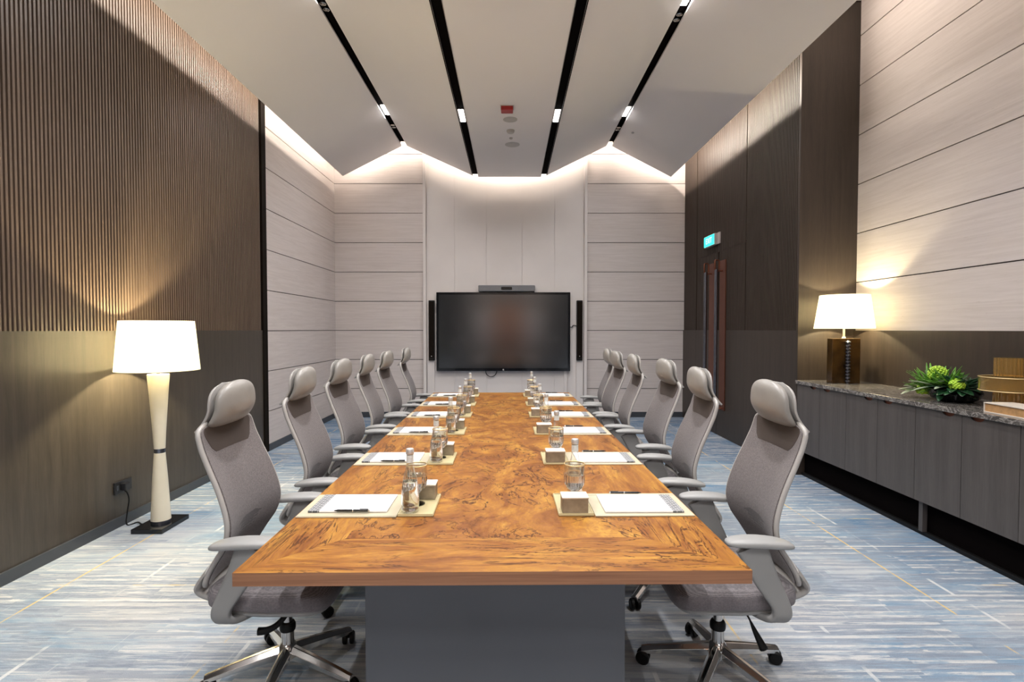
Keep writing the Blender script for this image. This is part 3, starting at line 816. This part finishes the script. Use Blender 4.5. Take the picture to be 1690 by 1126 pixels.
    # arms
    for s in (-1, 1):
        Y = s * 0.275
        bm = BM()
        pth = spline([(-0.015, Y, 0.684), (-0.032, Y, 0.645), (-0.065, Y * 1.0, 0.57), (-0.105, Y, 0.50), (-0.130, Y, 0.45), (-0.135, Y * 0.985, 0.415), (-0.125, Y * 0.92, 0.392), (-0.105, Y * 0.78, 0.384), (-0.07, Y * 0.5, 0.382)], 28)
        rings = []
        for k, p in enumerate(pth):
            f = k / 28
            a = 0.062 - 0.026 * min(1, f * 2.2) + 0.004 * max(0, f - 0.6)   # fore-aft half width
            b_ = 0.016 if f < 0.62 else 0.014
            ring = []
            tq = (pth[min(k + 1, 28)] - pth[max(k - 1, 0)]).normalized(); fwd = Vector((1, 0, 0)); fwd = (fwd - tq * fwd.dot(tq)).normalized(); oth = tq.cross(fwd).normalized()
            for j in range(16):
                qv = 2 * math.pi * j / 16; cc, ss = math.cos(qv), math.sin(qv)
                ring.append(p + fwd * a * math.copysign(abs(cc) ** 0.5, cc) + oth * b_ * math.copysign(abs(ss) ** 0.5, ss))
            rings.append(ring)
        loft(bm, rings); arm = put('armrest', bm, 'armpost', c, smooth='angle', ang=60)
        bm = BM()
        def ap(p, Y=Y, s=s):
            u = p.x / 0.128
            return Vector((p.x - 0.045, Y + p.y * (1 - 0.22 * u * u), p.z + 0.700 + 0.006 * u - 0.010 * u * u))
        superq(bm, 0.128, 0.048, 0.0165, 0.7, 0.55, 36, 12, ap); put('arm_pad', bm, 'armpad', arm, smooth=True)
    # mechanism, column, levers
    bm = BM(); superq(bm, 0.105, 0.08, 0.026, 0.4, 0.5, 24, 8, lambda p: p + Vector((0, 0, 0.372))); put('tilt_mechanism', bm, 'black', c, smooth=True)
    bm = BM(); lathe(bm, [(0.026, 0.105), (0.026, 0.235)], 24); lathe(bm, [(0.019, 0.23), (0.019, 0.36)], 24); put('gas_lift', bm, 'chrome', c, smooth='angle')
    bm = BM(); lathe(bm, [(0.031, 0.212), (0.033, 0.22), (0.033, 0.236), (0.028, 0.246)], 24); put('lift_collar', bm, 'black', c, smooth='angle')
    bm = BM(); tube(bm, spline([(0.05, -0.06, 0.365), (0.035, -0.085, 0.33), (0.005, -0.11, 0.295), (-0.03, -0.125, 0.28), (-0.065, -0.13, 0.278)], 16), [0.008 + 0.008 * (k / 16) for k in range(17)], 10); put('tilt_lever', bm, 'black', c, smooth=True)
    bm = BM(); tube(bm, spline([(-0.05, 0.09, 0.365), (-0.075, 0.12, 0.33), (-0.095, 0.14, 0.28), (-0.125, 0.155, 0.215)], 16), [0.004 + (0.014 * max(0, (k - 7) / 9)) for k in range(17)], 10); put('height_lever', bm, 'black', c, smooth=True)
    bm = BM(); lathe(bm, [(0.030, 0.085), (0.043, 0.092), (0.043, 0.128), (0.034, 0.150), (0.027, 0.158)], 28); put('hub', bm, 'chrome', c, smooth='angle')
    for k in range(5):
        a = R(-90 + 72 * k)
        bm = BM()
        d = Vector((math.cos(a), math.sin(a), 0))
        e = Vector((-d.y, d.x, 0))
        rings = []
        for f in [i / 8 for i in range(9)]:
            r = 0.025 + 0.295 * f
            top = 0.150 - 0.062 * f - 0.010 * f * f; h = 0.052 - 0.022 * f; w = 0.026 - 0.006 * f
            p = d * r
            rings.append([p + e * 0.35 * w + Vector((0, 0, top)), p + e * w + Vector((0, 0, top - 0.42 * h)), p + e * w * 0.9 + Vector((0, 0, top - h)), p - e * w * 0.9 + Vector((0, 0, top - h)), p - e * w + Vector((0, 0, top - 0.42 * h)), p - e * 0.35 * w + Vector((0, 0, top))])
        loft(bm, rings); leg = put('leg', bm, 'chrome', c, smooth='angle', ang=25, bevel=0.002)
        bm = BM()
        pc = d * 0.312; ca = a + R(35 + 50 * k)
        e2 = Vector((math.cos(ca), math.sin(ca), 0)); f2 = Vector((-e2.y, e2.x, 0))
        for s in (-1, 1):
            rings = []
            for (o_, rr) in ((0.006, 0.024), (0.009, 0.0295), (0.022, 0.0295), (0.027, 0.024)):
                rings.append([pc + e2 * s * o_ + Vector((0, 0, 0.030)) + f2 * rr * math.cos(2 * math.pi * j / 20) + Vector((0, 0, rr * math.sin(2 * math.pi * j / 20))) for j in range(20)])
            loft(bm, rings)
        lathe(bm, [(0.008, 0.03), (0.008, 0.062)], 12, pc.x, pc.y)
        put('caster', bm, 'black', leg, smooth='angle')
    return c
ORD = ['nearest', 'second', 'third', 'fourth', 'fifth', 'farthest']
def place(i): return ORD[i] if i in (0, 5) else ORD[i] + ' from the near end'
LCH = [(-0.955, 2.255, 0), (-0.968, 3.06, 2), (-1.02, 3.90, -3), (-1.03, 4.66, 2), (-1.02, 5.34, -2), (-1.005, 6.25, 4)]
RCH = [(0.895, 2.265, 0), (0.865, 3.06, -3), (0.925, 3.90, 3), (0.865, 4.66, -2), (0.85, 5.34, 3), (0.89, 6.03, -4)]
chair = None
for side, rows, base in (('left', LCH, 0), ('right', RCH, 180)):
    for i, (x, y, dr) in enumerate(rows):
        who = {0: 'nearest the camera', 5: 'farthest from the camera'}.get(i, ORD[i] + ' from the near end')
        lab = 'grey mesh office chair on the %s side of the table, %s' % (side, who)
        if chair is None:
            chair = make_chair(lab); chair.location = (x, y, 0); chair.rotation_euler = (0, 0, R(dr))
        else: dup(chair, (x, y, 0), R(base + dr), lab)

# ================================================================== PLACE SETTINGS (built for the left side; the right is the same turned half round)
Z = TH
def mk_pad():
    t = thing('desk_pad', '', 'desk pad', group='cream desk pads on the conference table')
    bx('pad_base', (-0.2, 0.2, -0.143, 0.143, 0, 0.006), 'mat', t, 0.002)
    bx('pad_border', (-0.197, 0.197, -0.140, -0.118, 0.0055, 0.0075), 'mat', t, 0.001)
    return t
def mk_note():
    t = thing('notepad', '', 'notepad', group='white notepads on the desk pads')
    bx('sheets', (-0.120, 0.155, -0.108, 0.108, 0, 0.007), 'paper', t, 0.0008)
    bx('printed_band', (-0.165, -0.120, -0.108, 0.108, 0, 0.0068), 'printed', t)
    return t
def mk_pen():
    t = thing('ballpoint_pen', '', 'pen', group='black pens on the desk pads')
    bm = BM(); tube(bm, [(-0.075, 0, 0.005), (-0.068, 0, 0.005), (-0.06, 0, 0.005), (0.062, 0, 0.005)], [0.0015, 0.003, 0.005, 0.0052], 12); put('barrel', bm, 'pen', t, smooth='angle')
    bm = BM(); tube(bm, [(-0.001, 0, 0.005), (0.003, 0, 0.005)], 0.0056, 12); put('ring', bm, 'chrome', t, smooth='angle')
    bm = BM(); tube(bm, [(0.062, 0, 0.005), (0.068, 0, 0.005)], [0.0054, 0.004], 12); put('push_button', bm, 'chrome', t, smooth='angle')
    bx('clip', (0.028, 0.062, -0.0015, 0.0015, 0.0100, 0.0118), 'pen', t)
    return t
def mk_tray():
    t = thing('coaster_tray', '', 'tray', group='square cream coaster trays')
    bx('tray_base', (-0.072, 0.072, -0.135, 0.135, 0, 0.009), 'tray', t, 0.003)
    bm = BM()
    for d in ((-0.070, 0.070, -0.133, -0.128), (-0.070, 0.070, 0.128, 0.133), (-0.070, -0.065, -0.128, 0.128), (0.065, 0.070, -0.128, 0.128)): box(bm, *d, 0.0085, 0.0115)
    put('rim', bm, 'tray', t); return t
def mk_bottle():
    t = thing('water_bottle', '', 'bottle', group='glass water bottles')
    bm = BM(); lathe(bm, [(0.004, 0.001), (0.033, 0.0), (0.0365, 0.006), (0.0365, 0.018), (0.035, 0.022), (0.0365, 0.028), (0.0365, 0.038), (0.0345, 0.10), (0.028, 0.140), (0.0185, 0.172), (0.0145, 0.200), (0.0140, 0.238)], 36)
    put('bottle_glass', bm, 'glass', t, smooth='angle')
    bm = BM(); lathe(bm, [(0.030, 0.008), (0.0335, 0.012), (0.0335, 0.04), (0.0315, 0.10), (0.0285, 0.125)], 32); put('water', bm, 'water', t, smooth='angle')
    bm = BM(); lathe(bm, [(0.0352, 0.072), (0.0346, 0.086), (0.0352, 0.0862), (0.0356, 0.072)], 36, cap=False)
    # slanting printed stroke across the front, as on the photo's bottles
    put('etched_band', bm, 'cut_glass', t, smooth='angle')
    bm = BM(); lathe(bm, [(0.0155, 0.235), (0.0165, 0.237), (0.0165, 0.254), (0.0145, 0.2575)], 24); put('cap', bm, 'cap', t, smooth='angle')
    bm = BM(); lathe(bm, [(0.0152, 0.202), (0.0149, 0.232), (0.0143, 0.232), (0.0146, 0.202)], 24, cap=False); put('neck_band', bm, 'bottle_label', t, smooth='angle')
    return t
def mk_glass():
    t = thing('stemmed_glass', '', 'glass', group='short stemmed cut glasses with gold rims')
    bm = BM()
    outer = [(0.034, 0.0), (0.034, 0.004), (0.012, 0.009), (0.009, 0.020), (0.009, 0.045), (0.016, 0.054), (0.032, 0.066), (0.0415, 0.084), (0.0435, 0.105), (0.0435, 0.125)]
    lathe(bm, outer, 40, ribs=1, ribamp=0.018, cap=True)
    put('cut_bowl', bm, 'cut_glass', t)
    bm = BM(); lathe(bm, [(0.0435, 0.124), (0.0445, 0.168), (0.0425, 0.168), (0.0415, 0.124)], 40, cap=False); put('upper_bowl', bm, 'glass', t, smooth='angle')
    bm = BM(); lathe(bm, [(0.0445, 0.1655), (0.0458, 0.1685), (0.0445, 0.1712), (0.0423, 0.1712), (0.0412, 0.1685), (0.0423, 0.1655), (0.0445, 0.1655)], 40, cap=False); put('gold_rim', bm, 'gold', t, smooth=True)
    return t
def mk_block():
    t = thing('wooden_block', '', 'box', group='small taupe boxes with pale tops')
    bx('box_body', (-0.052, 0.052, -0.038, 0.038, 0, 0.060), 'block', t, 0.002)
    bx('box_lid', (-0.054, 0.054, -0.040, 0.040, 0.060, 0.067), 'block_top', t, 0.002)
    return t
KITS = dict(pad=mk_pad(), note=mk_note(), pen=mk_pen(), tray=mk_tray(), bottle=mk_bottle(), glass=mk_glass(), block=mk_block())
used = set()
def put_item(kind, loc, rz, label):
    if kind not in used:
        o = KITS[kind]; used.add(kind); o.location = loc; o.rotation_euler = (0, 0, rz); o['label'] = label
        return o
    return dup(KITS[kind], loc, rz, label)
SEATY = [2.250, 3.065, 3.90, 4.65, 5.33, 6.03]
for side in (-1, 1):
    sn = 'left' if side < 0 else 'right'
    for i, y in enumerate(SEATY):
        ly = y - TC.y
        seat = ('%s side, nearest seat' % sn) if i == 0 else (('%s side, farthest seat' % sn) if i == 5 else '%s side, %s seat from the near end' % (sn, ORD[i]))
        h = -side       # +1 on the left: local frame as built; -1 turned half round
        rz = TROT + (0 if side < 0 else math.pi)
        def wp(dx, dy, z):       # offsets in the built (left side) frame, from the seat's line
            x_, y_ = T(side * TW / 2 + h * dx, ly + (dy if side < 0 else -dy))
            return (x_, y_, z)
        jit = lambda a: random.uniform(-a, a)
        put_item('pad', wp(0.207, 0.0, Z), rz, 'cream leather desk pad on the table, %s' % seat)
        put_item('note', wp(0.207, 0.008, Z + 0.0076), rz + jit(0.01), 'white notepad with grey printed band, %s' % seat)
        put_item('pen', wp(0.235 + jit(0.012), -0.112, Z + 0.0146), rz + jit(0.03), 'black pen lying on the notepad, %s' % seat)
        put_item('tray', wp(0.482, 0.0, Z), rz, 'cream coaster tray beside the desk pad, %s' % seat)
        zt = Z + 0.0115
        zt = Z + 0.009
        put_item('bottle', wp(0.458 + jit(0.004), -0.093 + jit(0.004), zt), rz + jit(1), 'clear glass water bottle on its coaster tray, %s' % seat)
        put_item('glass', wp(0.470 + jit(0.004), -0.002 + jit(0.006), zt), rz + jit(1), 'gold-rimmed stemmed glass on its tray, %s' % seat)
        put_item('block', wp(0.486, 0.092, zt), rz, 'small taupe box on its tray, %s' % seat)

# ================================================================== FLOOR LAMP AND SOCKET
def shade_mesh(bm, r0, r1, z0, z1, t=0.002, n=64):
    lathe(bm, [(r0, z0), (r1, z1), (r1 - t, z1), (r0 - t, z0), (r0, z0)], n, cap=False)
FL = (-2.665, 4.03)
t = thing('floor_lamp', 'tall ivory hourglass floor lamp with glowing drum shade by the left wall', 'lamp', (FL[0], FL[1], 0))
bx('lamp_base', (-0.115, 0.115, -0.165, 0.165, 0, 0.034), 'gloss_black', t, 0.003)
bm = BM(); lathe(bm, [(0.066, 0.034), (0.066, 0.05), (0.058, 0.056)], 36); put('foot_ring', bm, 'steel', t, smooth='angle')
bm = BM(); lathe(bm, [(0.068, 0.054), (0.066, 0.08), (0.052, 0.36), (0.038, 0.565)], 40); put('lower_column', bm, 'ivory', t, smooth='angle')
bm = BM(); lathe(bm, [(0.037, 0.565), (0.037, 0.597)], 36); put('waist_ring', bm, 'steel', t, smooth='angle')
bm = BM(); lathe(bm, [(0.038, 0.597), (0.044, 0.72), (0.062, 1.0), (0.074, 1.155), (0.070, 1.163)], 40); put('upper_column', bm, 'ivory', t, smooth='angle')
bm = BM(); lathe(bm, [(0.012, 1.16), (0.012, 1.30)], 16); lathe(bm, [(0.02, 1.26), (0.022, 1.31)], 16); put('stem', bm, 'steel', t, smooth='angle')
bm = BM(); shade_mesh(bm, 0.278, 0.245, 1.192, 1.565); put('lamp_shade', bm, 'shade', t, smooth='angle')
bm = BM(); superq(bm, 0.03, 0.03, 0.04, 1, 1, 16, 10, lambda p: p + Vector((0, 0, 1.35))); 
def lamp_light(name, loc, power, parent, r=0.03):
    l = bpy.data.lights.new(name, 'POINT'); l.energy = power; l.color = C_LAMP; l.shadow_soft_size = r
    o = bpy.data.objects.new(name, l); COL.objects.link(o); o.location = loc; o.parent = parent
bm.free()
lamp_light('bulb', (0, 0, 1.385), P_LAMP, t)
bm = BM(); tube(bm, spline([(-0.10, 0.03, 0.02), (-0.16, 0.02, 0.008), (-0.22, 0.06, 0.008), (-0.26, 0.0, 0.01), (-0.27, 0.02, 0.10), (-0.262, 0.03, 0.19), (-0.268, 0.02, 0.25), (-0.285, 0.01, 0.275)], 40), 0.005, 8); put('cord', bm, 'black', t, smooth=True)
t = thing('power_socket', 'black double power socket on the left wall beside the floor lamp', 'socket', (XL, 4.06, 0.30))
bx('plate', (0, 0.014, -0.09, 0.09, -0.045, 0.045), 'plug', t, 0.003)
bx('plug', (0.014, 0.055, -0.035, 0.015, -0.028, 0.028), 'plug', t, 0.006)
bx('rocker_switch', (0.014, 0.020, -0.078, -0.055, -0.018, 0.018), 'base', t, 0.001)

# ================================================================== SIDEBOARD
def make_cabinet(label):
    t = thing('base_cabinet', label, 'cabinet', (0, 0, 0), 0, 'sideboard cabinet units')
    W = 0.8; zb, zt = 0.262, 0.945
    bx('cabinet_body', (0.022, 0.55, -W / 2 + 0.001, W / 2 - 0.001, zb, zt), 'groove', t)
    for s in (-1, 1):
        ya, yb = (-W / 2 + 0.002, -0.002) if s < 0 else (0.002, W / 2 - 0.002)
        yc = s * 0.112; rr = 0.052
        # door outline with a scooped finger pull cut into its top edge
        pts = [(ya, zb), (yb, zb), (yb, zt)] + [(yc + rr * math.cos(R(a)), zt - 0.030 * math.sin(R(a))) for a in range(0, 181, 15)] + [(ya, zt)]
        bm = BM()
        loft(bm, [[(0.0, y, z) for y, z in pts], [(0.02, y, z) for y, z in pts]])
        d = put('door', bm, 'cabinet', t)
        bm = BM(); loft(bm, [[(xx, yc + rr * math.cos(R(a)), zt - 0.030 * math.sin(R(a))) for a in range(0, 181, 15)] for xx in (0.012, 0.0215)])
        put('finger_pull', bm, 'copper', d)
    return t
CY = [5.065 - 0.8 * k for k in range(5)]
CL = ['far-end pair of cabinet doors under the table lamp', 'second pair of sideboard doors from the far end', 'sideboard doors under the potted plant, third unit from the far end', 'sideboard doors under the amber glass stand and book', 'nearest sideboard cabinet unit, at the camera end']
c0 = make_cabinet(CL[0]); c0.location = (XR, CY[0], 0)
for y, lab in zip(CY[1:], CL[1:]): dup(c0, (XR, y, 0), 0, lab)
YN = CY[-1] - 0.4
t = thing('sideboard_worktop', 'long dark veined marble worktop over the cabinets', 'worktop', (XR, (YN + YSR) / 2, 0.945))
hl = (YSR - 0.012 - YN) / 2
bx('marble_slab', (-0.02, XREC - XR - 0.02, -hl, hl - 0.006, 0, 0.035), 'marble', t, 0.003)
t = thing('sideboard_plinth', 'black recessed plinth under the sideboard cabinets', 'plinth', (XR, (YN + YSR) / 2, 0))
bx('plinth_face', (0.09, 0.11, -hl, hl - 0.006, 0.0, 0.262), 'void', t)
bx('base_rail', (0.055, 0.09, -hl, hl - 0.006, 0.0, 0.03), 'black', t, 0.002)
bx('support_post', (0.04, 0.075, 3.84 - (YN + YSR) / 2 - 0.010, 3.855 - (YN + YSR) / 2 + 0.012, 0.03, 0.262), 'cabinet', t)

ZW = 0.98
TLX, TLY = 3.235, 5.17
t = thing('table_lamp', 'table lamp with dark slab base and lit cream shade on sideboard', 'lamp', (TLX, TLY, ZW))
M['lamp_slab'] = plain('bronze resin slab', (0.055, 0.028, 0.008), 0.12, 0.3, var=0.5, scale=8)
bx('lamp_body', (-0.135, 0.135, -0.045, 0.045, 0.0, 0.435), 'lamp_slab', t, 0.004)
bm = BM()
for k in range(13):
    z = 0.012 + k * 0.031
    lathe(bm, [(0.012, z), (0.024, z + 0.008), (0.024, z + 0.018), (0.012, z + 0.027)], 16, 0, -0.066)
tube(bm, [(0, -0.066, 0), (0, -0.066, 0.42)], 0.011, 10)
put('beaded_rod', bm, 'steel', t, smooth='angle')
bm = BM(); lathe(bm, [(0.010, 0.435), (0.010, 0.56)], 16); lathe(bm, [(0.018, 0.435), (0.014, 0.45)], 16); put('stem', bm, 'ivory', t, smooth='angle')
bm = BM(); shade_mesh(bm, 0.258, 0.212, 0.528, 0.852); put('lamp_shade', bm, 'shade', t, smooth='angle')
lamp_light('bulb', (0, 0, 0.69), P_LAMP * 0.42, t)

# potted arrangement
PX, PY = 3.24, 3.87
t = thing('potted_plant', 'low bushy green plant with lime blooms on the sideboard', 'plant', (PX, PY, ZW))
bm = BM(); lathe(bm, [(0.10, 0.0), (0.14, 0.02), (0.16, 0.06), (0.15, 0.085)], 32); put('planter', bm, 'gloss_black', t, smooth='angle')
def blade(bm, base, az, tilt, ln, w, droop, n=7):
    d = Vector((math.cos(az), math.sin(az), 0)); e = Vector((-d.y, d.x, 0)); prev = None
    for k in range(n + 1):
        f = k / n
        p = Vector(base) + d * ln * f * math.cos(tilt) + Vector((0, 0, ln * (f * math.sin(tilt) - droop * f * f)))
        ww = w * math.sin(math.pi * min(0.97, 0.12 + 0.85 * f)) ** 0.8
        cur = (bm.verts.new(p - e * ww), bm.verts.new(p + Vector((0, 0, -ww * 0.35))), bm.verts.new(p + e * ww))
        if prev:
            bm.faces.new((prev[0], prev[1], cur[1], cur[0])); bm.faces.new((prev[1], prev[2], cur[2], cur[1]))
        prev = cur
rnd = random.Random(3)
def leaves(name, mat, n, bases, ln, w, tl, droop):
    bm = BM()
    for k in range(n):
        b0 = bases[k % len(bases)]
        blade(bm, (b0[0] + rnd.uniform(-.03, .03), b0[1] + rnd.uniform(-.03, .03), b0[2] + rnd.uniform(0, .03)), rnd.uniform(0, 2 * math.pi), rnd.uniform(*tl), rnd.uniform(*ln), w * rnd.uniform(0.8, 1.2), droop * rnd.uniform(0.6, 1.3))
    o = put(name, bm, mat, t, smooth=True)
    s = o.modifiers.new('thickness', 'SOLIDIFY'); s.thickness = 0.0015
leaves('spiky_leaves', 'leaf', 170, [(-0.09, 0.12, 0.09), (-0.07, 0.08, 0.10), (-0.10, 0.14, 0.05), (-0.10, -0.05, 0.10)], (0.10, 0.20), 0.011, (0.05, 1.3), 0.15)
leaves('broad_leaves', 'leaf_dark', 150, [(0.0, 0.0, 0.09), (-0.05, -0.10, 0.09), (0.02, 0.08, 0.08), (-0.06, 0.02, 0.06), (-0.07, -0.05, 0.08)], (0.10, 0.185), 0.032, (-0.1, 1.15), 0.35)
leaves('silver_leaves', 'leaf_grey', 26, [(-0.08, 0.20, 0.05), (-0.1, 0.0, 0.09)], (0.12, 0.20), 0.018, (0.05, 0.5), 0.3)
for (bx_, by_, bz_, br_) in ((-0.07, 0.075, 0.19, 0.055), (-0.10, 0.17, 0.06, 0.04), (-0.09, -0.12, 0.13, 0.04)):
    bm = BM()
    for k in range(90):
        zz = 1 - 2 * (k + .5) / 90 * 0.8; a = k * 2.39996; rr = math.sqrt(max(0, 1 - zz * zz)); c_ = Vector((rr * math.cos(a), rr * math.sin(a), zz)) * br_
        superq(bm, 0.011, 0.011, 0.009, 1, 1, 6, 4, lambda p, c_=c_: p + c_ + Vector((bx_, by_, bz_)))
    put('flower_head', bm, 'bloom', t, smooth=True)

# amber glass stand
t = thing('glass_stand', 'tiered amber glass stand with wide middle dish on the sideboard', 'glass stand', (3.23, 3.44, ZW))
def ribbed(name, r, z0, z1, mat, rib=0.03, n=48):
    bm = BM(); lathe(bm, [(r, z0), (r, z1), (r * 0.94, z1), (r * 0.94, z0), (r, z0)], n, cap=False, ribs=1, ribamp=rib); return put(name, bm, mat, t)
ribbed('lower_cylinder', 0.080, 0.0, 0.125, 'amber'); ribbed('upper_cylinder', 0.078, 0.215, 0.335, 'amber')
bm = BM(); lathe(bm, [(0.155, 0.128), (0.155, 0.210), (0.148, 0.210), (0.148, 0.132), (0.0, 0.132), (0.0, 0.125), (0.155, 0.128)], 48, cap=False); put('middle_dish', bm, 'amber', t, smooth='angle')
for z in (0.125, 0.212):
    bm = BM(); lathe(bm, [(0.156, z - 0.003), (0.159, z), (0.156, z + 0.003), (0.151, z), (0.156, z - 0.003)], 48, cap=False); put('gold_ring', bm, 'gold', t, smooth=True)

t = thing('book', 'thick tan book with white cover lying at the worktop edge', 'book', (3.075, 3.165, ZW), R(-3))
bx('page_block', (-0.085, 0.075, -0.185, 0.185, 0.006, 0.056), 'book_pages', t)
bm = BM(); box(bm, -0.092, 0.085, -0.19, 0.19, 0.0, 0.006); box(bm, -0.092, 0.085, -0.19, 0.19, 0.056, 0.062); box(bm, -0.092, 0.085, 0.185, 0.19, 0.006, 0.056)
put('cover', bm, 'book_cover', t, bevel=0.001)

bpy.context.view_layer.update()
